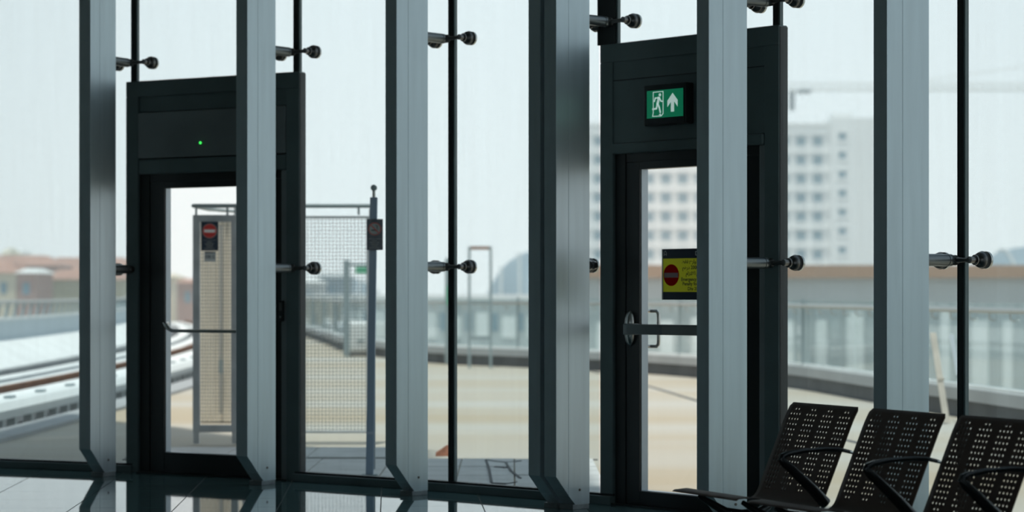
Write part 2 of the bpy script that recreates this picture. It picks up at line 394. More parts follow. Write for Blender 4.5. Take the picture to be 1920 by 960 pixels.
# ----------------------------------------------------------------- spider fittings
A = 0.170
def lathe_y(prof, x, z, n=20):
    # prof: (y, r); axis along y
    mb = MB(); mb.tube([(x, y, z) for y, r in prof], [r for y, r in prof], n); return mb
SP = {}
SP['rod'] = lathe_y([(-G + .001, .036), (-0.135, .036), (-.134, .033), (-.128, .033), (-.127, .036), (-.098, .036), (-.085, .026), (-.078, .02)], 0, 0).mesh('rod', 'rodsteel', smooth=True)
SP['hub'] = MB().tube([(-.045, -.085, 0), (-.03, -.085, 0), (.03, -.085, 0), (.045, -.085, 0)], [.02, .03, .03, .02], 16).mesh('hub', 'darksteel', smooth=True)
def arm_mesh(s):
    return MB().tube([(0.02 * s, -.085, 0), (0.10 * s, -.088, 0), (A * s, -.095, 0)], [.018, .0135, .0135], 12).mesh('arm', 'darksteel', smooth=True)
SP['armR'] = arm_mesh(1); SP['armL'] = arm_mesh(-1)
SP['clamp'] = lathe_y([(-.118, .012), (-.116, .02), (-.076, .02), (-.074, .030), (-.066, .030), (-.064, .022), (-.056, .022), (-.048, .038), (-.030, .047), (-.020, .049), (-.013, .049)], 0, 0, 24).mesh('clamp_disc', 'darksteel', smooth=True)
SP['gasket'] = lathe_y([(-.0165, .051), (-.0125, .051)], 0, 0, 24).mesh('gasket', 'black', smooth=True)
SP['cap'] = lathe_y([(.012, .050), (.026, .050), (.030, .045)], 0, 0, 24).mesh('outer_cap', 'steel', smooth=True)
def spider(i, z, left, right, label):
    t = thing('glass_clamp_fitting', label, 'bracket', (J[i].x, J[i].y, z), -R(TH[i]), group='steel clamp fittings holding the facade glass')
    put('rod', SP['rod'], t); put('hub', SP['hub'], t)
    for s, on in ((-1, left), (1, right)):
        if not on: continue
        put('arm', SP['armR' if s > 0 else 'armL'], t)
        c = put('clamp_disc', SP['clamp'], t, (A * s, 0, 0))
        put('gasket', SP['gasket'], c); put('outer_cap', SP['cap'], c)
ZU, ZL = 3.295, 1.638
where = {0: 'on the fin between track view and green-light door', 1: 'on the fin in front of the green-light door', 2: 'on the fin beside the no-smoking post',
         3: 'on the front fin of the close pair', 4: 'on the fin in front of the exit door', 5: 'on the fin behind the seats'}
for i in range(0, 6):
    spider(i, ZU, True, True, 'steel glass clamp above door height ' + where[i])
    if i != 3: spider(i, ZL, i in (0, 2, 5), i in (1, 2, 4, 5), 'steel glass clamp at chest height ' + where[i])
p_ = J[3] - T2(TH[3]) * 0.148
t = thing('glass_clamp_fitting', 'short steel glass clamp at chest height behind the close pair of fins', 'bracket', (p_.x, p_.y, ZL), -R(TH[3]), group='steel clamp fittings holding the facade glass')
put('rod', SP['rod'], t); put('hub', SP['hub'], t)
c = put('clamp_disc', SP['clamp'], t, (-.075, 0, 0)); put('gasket', SP['gasket'], c); put('outer_cap', SP['cap'], c)
spider(-1, 3.93, True, True, 'steel glass clamp high before the track view pane')
for i in (6, 7, 8):
    for z in (ZU, ZL): spider(i, z, True, True, 'steel glass clamp %s on the %s fin past the seats' % ('above door height' if z == ZU else 'at chest height', {6: 'first', 7: 'second', 8: 'third'}[i]))

# ----------------------------------------------------------------- door portals
def portal(n_, i, label, xl, xr, gx0, gx1, gz0, stile_l):
    w, rz = bay(i)
    d = thing('door_%d' % n_, label, 'door', (J[i].x, J[i].y, 0), rz, kind='structure')
    x0, x1 = xl, w + xr
    MB().box(x0, x0 + 0.125, -0.03, 0.05, 0, PT - 0.125).build('jamb', 'frame', d, bevel=0.006)
    MB().box(x1 - 0.125, x1, -0.03, 0.05, 0, PT - 0.125).build('jamb', 'frame', d, bevel=0.006)
    MB().box(x0, x1, -0.03, 0.05, PT - 0.125, PT).build('header_beam', 'frame', d, bevel=0.006)
    MB().box(x1, x1 + .004, -0.022, 0.05, 0, PT - .01).build('dark_side_cover', 'black', d)  # thin black cover added to darken the sky-lit outer side of the jamb
    xi0, xi1 = x0 + 0.125, x1 - 0.125
    # inner frame, recessed
    MB().box(xi0, xi0 + 0.10, -0.005, 0.085, 0, 2.40).build('inner_frame', 'blackmetal', d, bevel=0.004)
    MB().box(xi1 - 0.06, xi1, -0.015, 0.085, 0, 2.40).build('inner_frame', 'frame2', d, bevel=0.012)
    MB().box(xi0 + .1, xi1 - .06, 0.0, 0.085, 2.335, 2.45).build('inner_frame', 'blackmetal', d, bevel=0.004)
    MB().box(xi0, xi1, 0.046, 0.085, 2.395, PT - 0.12).build('back_panel', 'blackmetal', d)
    # leaf
    lf = thing_part('door_leaf', d)
    la, lb = xi0 + 0.104, xi1 - 0.064
    MB().box(la, gx0, 0.0, 0.075, 0.012, 2.334).build('stile', 'blackmetal', lf, bevel=0.004)
    MB().box(gx1, lb, 0.0, 0.075, 0.012, 2.334).build('stile', 'blackmetal', lf, bevel=0.004)
    MB().box(gx0, gx1, 0.0, 0.075, 2.285, 2.336).build('top_rail', 'blackmetal', lf, bevel=0.003)
    MB().box(gx0, gx1, 0.0, 0.075, 0.012, gz0).build('bottom_rail', 'blackmetal', lf, bevel=0.003)
    MB().box(gx0, gx1, 0.006, 0.016, gz0, 2.285).build('glass_pane', 'clear', lf)
    # outer reveals of the leaf, skylight on them painted in as pale colour
    MB().box(gx0, gx0 + .004, 0.018, 0.078, gz0, 2.285).build('skylit_reveal', 'skyreveal', lf)
    MB().box(gx0, gx1, 0.018, 0.078, gz0, gz0 + .004).build('skylit_reveal', 'skyreveal', lf)
    MB().box(xi0, xi1, -0.05, 0.09, 0, 0.012).build('threshold', 'blackmetal', d)
    return d, lf, w, xi0, xi1
def thing_part(name, parent):
    o = bpy.data.objects.new(name, None); col.objects.link(o); o.parent = parent; o.empty_display_size = 0.1
    return o
# door with the green light
d1, leaf1, w1, a0, a1 = portal(1, 0, 'dark glazed door with a small green light on its header', -0.068, 0.04, 0.305, 1.30, 0.174, 0.2)
MB().box(a0, a1, -0.005, 0.045, 2.90, PT - .125).build('header_panel', 'frame', d1)
MB().box(a0 + .004, a1 - .004, -0.034, 0.046, 2.527, 2.893).build('operator_cover', 'frame2', d1, bevel=0.006)
MB().box(a0 + .004, a1 - .004, -0.026, 0.046, 2.400, 2.520).build('header_lip', 'frame', d1, bevel=0.012)
lo = MB().tube([(0.705, -.034, 2.633), (0.705, -.044, 2.633)], 0.0105, 14).build('indicator_light', 'led', d1); lo['label'] = 'small lit green indicator light'
MB().tube([(0.705, -.0338, 2.633), (0.705, -.037, 2.633)], 0.016, 14).build('light_bezel', 'black', d1)
pts = [(0.335, 0.0, 1.205), (0.350, -.045, 1.203), (0.375, -.06, 1.19), (0.405, -.065, 1.163), (0.435, -.065, 1.150), (0.475, -.065, 1.147), (1.25, -.065, 1.147), (1.30, -.06, 1.147), (1.325, -.03, 1.147), (1.33, 0, 1.147)]
h_ = MB().tube(pts, [.02, .02, .019, .017, .015, .0135, .0135, .0135, .0135, .0135], 12).build('pull_bar', 'steel', leaf1, smooth=True); h_['label'] = 'slim stainless steel bar across the door'
cr = thing('card_reader', 'small black card reader on the jamb of the green-light door', 'card reader', (J[0].x, J[0].y, 1.2), bay(0)[1])
MB().box(1.482, 1.520, -0.055, -0.03, 0.03, 0.19).build('case', 'black', cr, bevel=0.006)
MB().box(1.489, 1.513, -0.0575, -0.054, 0.11, 0.175).build('reader_window', 'darksteel', cr)
MB().box(1.495, 1.507, -0.0575, -0.054, 0.055, 0.07).build('key', 'greyprint', cr)
# emergency exit door
d2, leaf2, w2, b0, b1 = portal(2, 3, 'dark glazed emergency exit door with a wide push bar', -0.124, 0.036, 0.232, 1.17, 0.108, 0.2)
MB().box(b0, b1, -0.02, 0.045, 2.47, PT - .125).build('header_panel', 'frame', d2)
MB().box(b0, b1, -0.026, -0.019, 2.895, 2.900).build('panel_groove', 'black', d2)
MB().box(b0, b1, -0.045, 0.046, 2.395, 2.468).build('header_lip', 'frame', d2, bevel=0.02, segs=3)
# push bar: mount plates, arm and bar
def mount(x):
    prof = []
    for k in range(15):
        t_ = -1 + 2 * k / 14
        prof.append((t_, math.sqrt(max(0, 1 - t_ * t_))))
    mb = MB(); vs_ = []; fs = []; n = 12
    for t_, r_ in prof:
        for k in range(n):
            a = math.pi * k / (n - 1)
            vs_.append((x + 0.042 * (r_ ** .7) * math.cos(a), -0.004 - 0.045 * (r_ ** .8) * math.sin(a), 1.207 + 0.123 * t_))
    for q in range(14):
        for k in range(n - 1): fs.append((q * n + k, q * n + k + 1, (q + 1) * n + k + 1, (q + 1) * n + k))
    return mb.add(vs_, fs)
mount(0.150).build('bar_mount', 'steel', leaf2, smooth=True)
mount(1.12).build('bar_mount', 'steel', leaf2, smooth=True)
MB().box(0.180, 0.265, -0.105, -0.035, 1.166, 1.242).build('bar_bracket', 'rodsteel', leaf2, bevel=0.006)
pb = MB().box(0.215, 1.13, -0.112, -0.075, 1.169, 1.239).build('push_bar', 'frame2', leaf2, bevel=0.005); pb['label'] = 'flat black push bar'
MB().box(0.56, 0.95, -0.1135, -0.111, 1.172, 1.232).build('bar_label', 'greyprint', leaf2)
pts = [(0.20, 0.075, 1.325), (0.20, .13, 1.325), (0.245, .15, 1.325), (0.262, .15, 1.31), (0.265, .15, 1.28), (0.265, .15, 1.13), (0.262, .15, 1.10), (0.245, .15, 1.085), (0.20, .13, 1.085), (0.20, 0.075, 1.085)]
h_ = MB().tube(pts, 0.0125, 12).build('pull_handle', 'steel', leaf2, smooth=True); h_['label'] = 'steel D pull handle on the outer side'

# ----------------------------------------------------------------- exit sign
ex = thing('exit_sign', 'green illuminated exit sign with a running figure and an upward arrow', 'sign', (J[3].x, J[3].y, 0), bay(3)[1])
MB().box(0.375, 0.765, -0.100, -0.020, 2.565, 2.835).build('housing', 'blackmetal', ex, bevel=0.008)
FX0, FX1, FZ0, FZ1 = 0.408, 0.744, 2.612, 2.796
MB().box(FX0, FX1, -0.1035, -0.099, FZ0, FZ1).build('lit_face', 'green', ex)
def fp(px, py):     # picture of the sign face, crop pixels to face coordinates
    u = (px - 455) / 310; v = (py - (155 - 25 * u)) / 235
    return FX0 + u * (FX1 - FX0), FZ1 - v * (FZ1 - FZ0)
def stroke(mb, pts, w_, y0=-.1055, y1=-.103):
    for k in range(len(pts) - 1):
        p, q = Vector(pts[k]), Vector(pts[k + 1]); d_ = (q - p).normalized(); n = Vector((-d_.y, d_.x)) * w_ / 2
        mb.prism([tuple(p + n - d_ * w_ * .3), tuple(p - n - d_ * w_ * .3), tuple(q - n + d_ * w_ * .3), tuple(q + n + d_ * w_ * .3)], 'y', y0, y1)
    return mb
dr = MB(); stroke(dr, [fp(512, 340), fp(512, 165), fp(597, 158), fp(597, 345), fp(580, 366), fp(506, 370), fp(512, 340)], 0.0055)
dr.build('door_outline', 'signwhite', ex)
rn = MB(); c = fp(570, 187); rn.prism(arc(c[0], c[1], 0.0105, 0, 330, 11), 'y', -.1065, -.103)
stroke(rn, [fp(562, 212), fp(550, 262)], 0.020, y0=-.1065)
stroke(rn, [fp(560, 212), fp(530, 214), fp(522, 244)], 0.0085, y0=-.1065)
stroke(rn, [fp(566, 214), fp(580, 240), fp(597, 242)], 0.0085, y0=-.1065)
stroke(rn, [fp(552, 262), fp(564, 292), fp(574, 335)], 0.0115, y0=-.1065)
stroke(rn, [fp(548, 262), fp(540, 304), fp(508, 309)], 0.0115, y0=-.1065)
rn.prism([fp(560, 358), fp(575, 345), fp(580, 362)], 'y', -.1065, -.103)
rn.build('running_figure', 'signwhite', ex)
ar_ = MB().prism([fp(679, 171), fp(721, 230), fp(721, 284), fp(691, 240), fp(691, 328), fp(665, 330), fp(665, 244), fp(635, 290), fp(635, 238)], 'y', -.1055, -.103)
ar_.build('arrow', 'signwhite', ex)

# ----------------------------------------------------------------- yellow warning sign on the exit door
ws = thing('warning_sign', 'yellow and navy emergency exit penalty notice stuck on the exit door glass', 'sign', (J[3].x, J[3].y, 0), bay(3)[1])
sx0, sx1, sz0, sz1 = 0.447, 0.96, 1.403, 1.742
MB().box(sx0, sx0 + .011, -.0008, 0.006, sz0, sz1).build('edge_strip', 'plate', ws)
MB().box(sx0 + .011, sx1, -0.0008, 0.0005, 1.455, 1.678).build('yellow_field', 'yellow', ws)
MB().box(sx0 + .011, sx1, -0.0008, 0.0005, 1.678, sz1).build('navy_band', 'navy', ws)
MB().box(sx0 + .011, sx1, -0.0008, 0.0005, sz0, 1.455).build('navy_band', 'navy', ws)
cx, cz = 0.536, 1.567
MB().prism(arc(cx, cz, 0.0725, 0, 348, 30), 'y', -.0022, -.0008).build('no_entry_disc', 'redfilm', ws)
MB().box(cx - .064, cx + .064, -.0034, -.0021, cz - .016, cz + .016).build('no_entry_bar', 'whitefilm', ws)
mk = MB(); stroke(mk, [(0.470, 1.698), (0.470, 1.716), (0.476, 1.727), (0.484, 1.727), (0.490, 1.716), (0.490, 1.698)], .004, -.0022, -.0008)
stroke(mk, [(0.470, 1.706), (0.490, 1.706)], .004, -.0022, -.0008); mk.build('metro_mark', 'pwhite', ws)
mk = MB(); stroke(mk, [(0.762, 1.698), (0.762, 1.722), (0.778, 1.722), (0.778, 1.698), (0.762, 1.698)], .005, -.0022, -.0008); mk.build('route_mark', 'pwhite', ws)
def vis(*a): return ''.join(chr(x) for x in a)
l1 = vis(0xFEC2, 0xFED8, 0xFED3) + ' ' + vis(0xFE89, 0xFEAD, 0xFE8D, 0xFEEE, 0xFEC4, 0xFEE0, 0xFEDF)
l2 = vis(0xFEE2, 0xFEEB, 0xFEAD, 0xFEA9) + ' 2000'
l3 = vis(0xFEE1, 0xFE8D, 0xFEB0, 0xFE98, 0xFEDF, 0xFEFB, 0xFE8D) + ' ' + vis(0xFEE1, 0xFEAA, 0xFECC, 0xFEDF)
for txt, x, z, s_ in ((l1, 0.634, 1.645, .034), (l2, 0.640, 1.606, .034), (l3, 0.672, 1.567, .034), ('Emergency Exit', 0.629, 1.528, .032), ('Penalty for', 0.642, 1.499, .032), ('Dhs 2000', 0.690, 1.466, .032)):
    letter('lettering', txt, s_, 'navy', ws, x, -.0012, z)

# ----------------------------------------------------------------- perforated beam seating
def seat_shell():
    wd = 0.61; hole = 0.0049; du = 0.0262; dv = 0.0284
    us = [0.0]
    for c in (0.14, 0.38, 0.62, 0.86):
        for k in range(5): us.append(wd * c + (k - 2) * du)
    us.append(wd)
    hu = {1 + g * 5 + k: k for g in range(4) for k in range(4)}
    back = 0.484; bend = 0.10; pan = 0.43
    vs_ = [0.0, 0.022]
    rows = {}
    for r_ in range(16):
        rows[len(vs_) - 1] = 2 if r_ in (0, 15) else 4
        vs_.append(0.022 + (r_ + 1) * dv)
    vs_ += [back, back + bend * .2, back + bend * .4, back + bend * .6, back + bend * .8, back + bend, back + bend + 0.03]
    for r_ in range(11):
        rows[len(vs_) - 1] = 2 if r_ in (0, 10) else 4
        vs_.append(vs_[-1] + dv)
    vs_ += [back + bend + pan - 0.015, back + bend + pan]
    # profile: (y, z) by arc length, starting at the top of the back
    a0_ = math.atan2(-0.47, -0.21)               # down and forward
    prof = [(0.21, 0.89)]; ang = a0_; s_ = 0.0; ds = 0.005; ln = [0.0]
    aend = -math.pi - math.atan2(0.085, 0.44) # forward and slightly up
    while s_ < back + bend + pan + 0.02:
        if s_ < 0.10: a = a0_ + 0.18 * (1 - s_ / 0.10) * -1
        elif s_ < back: a = a0_
        elif s_ < back + bend: a = a0_ + (aend - a0_) * (s_ - back) / bend
        elif s_ > back + bend + pan - .075: a = aend + 0.85 * (s_ - (back + bend + pan - .075)) / .075
        else: a = aend
        p = prof[-1]; prof.append((p[0] + math.cos(a) * ds, p[1] + math.sin(a) * ds)); s_ += ds; ln.append(s_)
    def at(u, v):
        k = min(int(v / ds), len(prof) - 2); f = v / ds - k
        if v < 1e-6: u = min(max(u, .016), wd - .016)
        return (u, prof[k][0] * (1 - f) + prof[k + 1][0] * f, prof[k][1] * (1 - f) + prof[k + 1][1] * f)
    bm = bmesh.new(); cache = {}
    def V(u, v):
        kk = (round(u, 5), round(v, 5))
        if kk not in cache: cache[kk] = bm.verts.new([c * K for c in at(u, v)])
        return cache[kk]
    for iv in range(len(vs_) - 1):
        for iu in range(len(us) - 1):
            u0, u1, v0, v1 = us[iu], us[iu + 1], vs_[iv], vs_[iv + 1]
            n = rows.get(iv)
            if n and iu in hu and (n == 4 or hu[iu] in (1, 2)):
                uc, vc, um, vm = (u0 + u1) / 2, (v0 + v1) / 2, (u0 + u1) / 2, (v0 + v1) / 2
                out = [(u0, v0), (um, v0), (u1, v0), (u1, vm), (u1, v1), (um, v1), (u0, v1), (u0, vm)]
                inn = []
                for ou, ov in out:
                    a = math.atan2(ov - vc, ou - uc); inn.append((uc + hole * math.cos(a), vc + hole * math.sin(a)))
                for k in range(8):
                    k2 = (k + 1) % 8
                    bm.faces.new((V(*out[k]), V(*out[k2]), V(*inn[k2]), V(*inn[k])))
            else:
                bm.faces.new((V(u0, v0), V(u1, v0), V(u1, v1), V(u0, v1)))
    me = bpy.data.meshes.new('seat_shell'); bm.to_mesh(me); bm.free(); me.materials.append(M['seat'])
    for p in me.polygons: p.use_smooth = True
    return me
SROT = -R(64.0)
SO = Vector((1.246, 11.90))
st = thing('beam_seating', 'row of dark brown perforated metal seats with black armrests in front of the glass', 'seating', (SO.x, SO.y, 0), SROT)
shell = seat_shell()
PITCH = 0.705
arm_path = [(-.02, .43), (-.10, .505), (-.20, .590), (-.256, .636), (-.272, .654), (-.266, .668), (-.235, .678), (-.15, .690), (-.02, .694), (.07, .688), (.125, .676)]
am = MB()
wds = [.030, .027, .024, .022, .02, .017, .014, .012, .011, .010, .009]
am.tube([(0, y, z) for y, z in arm_path], wds, 10, ry=0.75)
arm_me = am.mesh('armrest', 'arm', smooth=True)
cap_me = MB().tube([(0, .115, .678), (0, .15, .668)], [.009, .006], 8).mesh('armrest_pin', 'steel', smooth=True)
br = MB(); br.tube([(0, -.40, .44), (0, -.33, .40), (0, -.25, .355), (0, -.15, .335), (0, -.05, .345), (0, .0, .37), (0, .03, .41)], [.012, .018, .024, .028, .024, .02, .014], 10)
br_me = br.mesh('seat_bracket', 'arm', smooth=True)
leg_me = MB().tube([(0, -.14, .30), (0, -.14, .05), ], .028, 12).mesh('leg', 'darksteel', smooth=True)
foot_me = MB().box(-.03, .03, -.42, .16, 0.0, .045).mesh('foot', 'darksteel', bevel=.012)
NS = 4
for k in range(NS):
    o = put('seat_shell', shell, st, (k * PITCH, 0, 0))
    sm = o.modifiers.new('thickness', 'SOLIDIFY'); sm.thickness = 0.0022 * K; sm.offset = 0
    for x in (.10, .51): put('seat_bracket', br_me, st, (k * PITCH + x, 0, 0))
    if k < NS:
        r_ = put('armrest', arm_me, st, (k * PITCH + 0.657, 0, 0)); put('armrest_pin', cap_me, r_)
MB().box(-.02, NS * PITCH - .05, -.185, -.105, .275, .335).build('beam', 'darksteel', st, bevel=.008)
for k in (0, 2):
    x = k * PITCH + .30 if k == 0 else k * PITCH + .75
    put('leg', leg_me, st, (x, 0, 0)); put('foot', foot_me, st, (x, 0, 0))

# ================================================================= outside
# parapet line from the near right round to the far end
ctrl = [(7.2, 2.0), (6.9, 10.0), (6.3, 18.0), (5.55, 25.0), (4.9, 30.4), (4.25, 36.0), (3.1, 40.3), (2.0, 43.0), (.3, 45.6), (-1.8, 49.0), (-4.1, 58.0), (-5.2, 66.0), (-7.6, 82.0), (-11.8, 105.0)]
def catmull(c, per):
    out = []
    for i in range(len(c) - 1):
        p0, p1, p2, p3 = Vector(c[max(0, i - 1)]), Vector(c[i]), Vector(c[i + 1]), Vector(c[min(len(c) - 1, i + 2)])
        for k in range(per):
            t = k / per
            out.append(tuple(0.5 * ((2 * p1) + (p2 - p0) * t + (2 * p0 - 5 * p1 + 4 * p2 - p3) * t * t + (3 * p1 - p0 - 3 * p2 + p3) * t ** 3)))
    out.append(c[-1]); return out
par = catmull(ctrl, 8)
def resample(path, step):
    out = [Vector(path[0])]; acc = 0
    for i in range(len(path) - 1):
        a, b = Vector(path[i]), Vector(path[i + 1]); d = (b - a).length; pos = 0
        while acc + d - pos >= step:
            pos += step - acc; acc = 0; out.append(a + (b - a) * (pos / d))
        acc += d - pos
    return out
# track centre offset
def trk(x0, y): return (x0 - 0.0014 * (y - 32) ** 2, y)
def tpath(x0, y0=21.6, y1=108, n=40): return [trk(x0, y0 + (y1 - y0) * k / n) for k in range(n + 1)]
# deck between facade, tracks and parapet
dk = thing('deck', 'sandy concrete station deck outside the glass', 'deck', kind='structure')
front = [tuple(J[i] + post_n(i) * 0.02) for i in range(-3, 11)]
poly = front + [(5.35, 2.0)] + [p for p in par] + [trk(-4.9, y) for y in (108, 90, 75, 60, 50, 40, 32, 26, 22)] + [(-8.0, 21.4)]
MB().prism(poly, 'z', -0.5, -0.012).build('deck_slab', 'deck', dk)
def strip(i, f, off):
    a = J[i] + post_n(i) * off; b = J[i + 1] + post_n(i + 1) * off
    return a + (b - a) * f
def outside(poly, i):
    a, b = J[i], J[i + 1]; d = b - a; nrm = Vector((d.y, -d.x)).normalized()
    if nrm.dot(-a) > 0: nrm = -nrm
    a = a + nrm * .085; out = []
    for k in range(len(poly)):
        p, q = Vector(poly[k]), Vector(poly[(k + 1) % len(poly)]); dp, dq = nrm.dot(p - a), nrm.dot(q - a)
        if dp >= 0: out.append(p)
        if (dp >= 0) != (dq >= 0): out.append(p + (q - p) * (dp / (dp - dq)))
    return out
xcut = [-2.9, -2.25, -1.654, -1.05, -.435, .02, .38, .709]
ycut = [15.9, 16.75, 17.6, 18.55, 19.5, 20.42]
for a in range(len(xcut) - 1):
    i = 0 if xcut[a] < -1.7 else (1 if xcut[a] < -.5 else 2)
    for b in range(len(ycut) - 1):
        g = .007
        q = outside([(xcut[a] + g, ycut[b] + g), (xcut[a + 1] - g, ycut[b] + g), (xcut[a + 1] - g, ycut[b + 1] - g), (xcut[a] + g, ycut[b + 1] - g)], i)
        if len(q) < 3: continue
        cc = sum(q, Vector((0, 0))) / len(q); h = random.uniform(-.003, .004)
        MB().prism([(p.x - cc.x, p.y - cc.y) for p in q], 'z', -.06, .003 + h).build('paving_slab', 'slab', dk, loc=(cc.x, cc.y, 0))
for a, (x0_, x1_) in enumerate(((-3.4, -2.55), (-2.55, -1.80), (-1.80, -1.02))):
    MB().box(x0_ + .008, x1_ - .008, 20.50, 21.80, -.06, .012).build('kerb_slab', 'slab', dk, bevel=.004)
MB().box(-3.4, .75, 20.42, 20.49, -.06, -.006).build('edge_joint', 'concdark', dk)
def gpt(px, py): q_ = (py - 548.8) / EYE; return ((px - 960) / q_, FPX / q_)
ck = MB()
for ln_ in ([(911, 863), (917, 880), (922, 906)], [(911, 863), (930, 866), (948, 868), (976, 865)], [(948, 868), (958, 884), (976, 898)], [(922, 907), (950, 908), (968, 905)], [(928, 876), (950, 878)]):
    pl_ = [gpt(*p) for p in ln_]
    for k in range(len(pl_) - 1):
        p, q = Vector(pl_[k]), Vector(pl_[k + 1]); d_ = (q - p).normalized(); n = Vector((-d_.y, d_.x)) * .012
        n = Vector((.010 if abs(d_.y) > .6 else n.x, n.y * 3.0))
        ck.prism([tuple(p + n), tuple(p - n), tuple(q - n), tuple(q + n)], 'z', .0, .0085)
ck.build('crack', 'concdark', dk)
MB().sweep(catmull([(1.2, 46.0), (1.7, 41.5), (2.12, 36.7), (2.5, 31.6), (2.95, 26.5), (3.5, 21.5)], 4), [(-.035, -.05), (-.035, -.007), (.035, -.007), (.035, -.05)]).build('drain_channel', 'concdark', dk)
# parapet kerb with coping
pk = thing('parapet_kerb', 'low dark kerb wall with a pale coping curving round the yard', 'wall', kind='structure')
MB().sweep(par, [(0.0, -.5), (0.0, .2), (-.30, .2), (-.30, -.5)]).build('kerb_wall', 'concdark', pk)
MB().sweep(par, [(0.06, .2), (0.06, .34), (-.36, .34), (-.36, .2)]).build('coping', 'concgrey', pk)
MB().sweep(par, [(0.02, .34), (0.02, .385), (-.12, .385), (-.12, .34)]).build('glazing_channel', 'conc', pk)
# glass balustrade on the kerb
bl = thing('glass_balustrade', 'clear glass balustrade with a steel handrail along the yard kerb', 'railing', kind='structure')
rs = resample(par, 1.45)
for k in range(3, len(rs) - 1):
    a, b = rs[k], rs[k + 1]; d = (b - a).normalized(); l = Vector((-d.y, d.x)); a = a + d * .02 - l * .05; b = b - d * .02 - l * .05
    n = l * .009
    P = [a - n, b - n, b + n, a + n]
    MB().prism([(p.x, p.y) for p in P], 'z', .37, 1.34).build('glass_panel', 'balglass', bl)
MB().tube([(p[0], p[1], 1.25) for p in [tuple(q + Vector((0, 0))) for q in resample(par, .8)]], .034, 8).build('handrail', 'railsteel', bl, smooth=True)
bkt = MB().tube([(0, 0, -.03), (0, 0, -.09), (.03, 0, -.11), (.10, 0, -.11)], .012, 6).mesh('rail_bracket', 'railsteel', smooth=True)
for k, p in enumerate(resample(par, .72)):
    if 6 < p.y < 62: put('rail_bracket', bkt, bl, (p.x, p.y, 1.25), rz=random.uniform(-.2, .2))
pst = MB().box(-.025, .025, -.015, .015, .34, 1.36).mesh('post', 'gpost')
for k in range(3, len(rs), 4): put('post', pst, bl, (rs[k].x, rs[k].y, 0))

# ------------------------------------------------ fence enclosure behind the green-light door
FY = 22.5
def fx(px): return (px - 960) / (FPX / FY)
def fz(py): return EYE - (py - 548.8) / (FPX / FY)
fe = thing('mesh_fence', 'galvanised mesh fence with a top rail outside the green-light door', 'fence', (0, FY, 0))
def fframe(x0, x1, z0, z1, t_, nm, par_):
    MB().box(x0, x0 + t_, -.03, .03, z0, z1).build('fence_stile', 'fence', par_, bevel=.004)
    MB().box(x1 - t_, x1, -.03, .03, z0, z1).build('fence_stile', 'fence', par_, bevel=.004)
    MB().box(x0 + t_, x1 - t_, -.03, .03, z1 - t_, z1).build('fence_rail', 'fence', par_, bevel=.004)
    MB().box(x0 + t_, x1 - t_, -.03, .03, z0, z0 + t_).build('fence_rail', 'fence', par_, bevel=.004)
def wires(x0, x1, z0, z1, px, pz, r_, par_):
    mb = MB(); n = int((x1 - x0) / px)
    for k in range(1, n): x = x0 + (x1 - x0) * k / n; mb.box(x - r_, x + r_, -r_, r_, z0, z1)
    n = int((z1 - z0) / pz)
    for k in range(1, n): z = z0 + (z1 - z0) * k / n; mb.box(x0, x1, -r_ + .006, r_ + .006, z - r_, z + r_)
    o = mb.build('wire_mesh', 'wire', par_); o['kind'] = 'stuff'
xa, xb = fx(362), fx(447)
fframe(xa, xb, .11, fz(403), .068, 'gate', fe)
wires(xa + .068, xb - .068, .178, fz(403) - .068, .024, .034, .0022, fe)
MB().box(xa + .005, xa + .06, -.025, .025, 0, .11).build('foot', 'fence', fe)
MB().box(xb - .06, xb - .005, -.025, .025, 0, .11).build('foot', 'fence', fe)
xc, xd = fx(455), fx(692)
fframe(xc, xd, fz(812), fz(405), .022, 'panel', fe)
wires(xc, xd, fz(812), fz(405), .0345, .0345, .0020, fe)
MB().box(xd, xd + .05, -.03, .03, 0, fz(392)).build('end_post', 'fence', fe, bevel=.004)
zt = fz(386)
MB().tube([(xa, 0, zt), (xd + .02, 0, zt)], .021, 10).build('top_rail', 'gpost', fe, smooth=True)
MB().tube([(xa, 0, zt), (xa + .02, .9, zt), (xa + .35, 1.9, zt)], .018, 8).build('return_rail', 'gpost', fe, smooth=True)
for x in (xa + .03, xa + .33, xb - .03, xc + .4, xd - .1): MB().tube([(x, 0, fz(403)), (x, 0, zt)], .011, 8).build('rail_support', 'gpost', fe)
# corrugated cabinet seen through the gate mesh
CBY = 26.2
def hx(px): return (px - 960) / (FPX / CBY)
cb_ = thing('cable_cabinet', 'beige ribbed cabinet behind the no-entry mesh gate', 'cabinet', (hx(370), CBY, 0))
pr = []
cw = hx(452) - hx(370); nk = 17
for k in range(nk):
    q_ = .02 if k % 2 else 0.0
    pr += [(cw * k / nk, q_), (cw * (k + .7) / nk, q_)]
pr = pr + [(pr[-1][0], .45), (pr[0][0], .45)]
MB().prism(pr, 'z', .0, 2.27).build('ribbed_body', 'sheet', cb_)
MB().box(-.02, cw + .01, -.02, .47, 2.27, 2.31).build('lid', 'fence', cb_, bevel=.005)
MB().tube([(.27, -.03, .1), (.27, -.03, 2.2)], .018, 8).build('conduit', 'railsteel', cb_)
MB().box(.25, .29, -.06, -.03, .55, .70).build('junction_box', 'gpost', cb_)

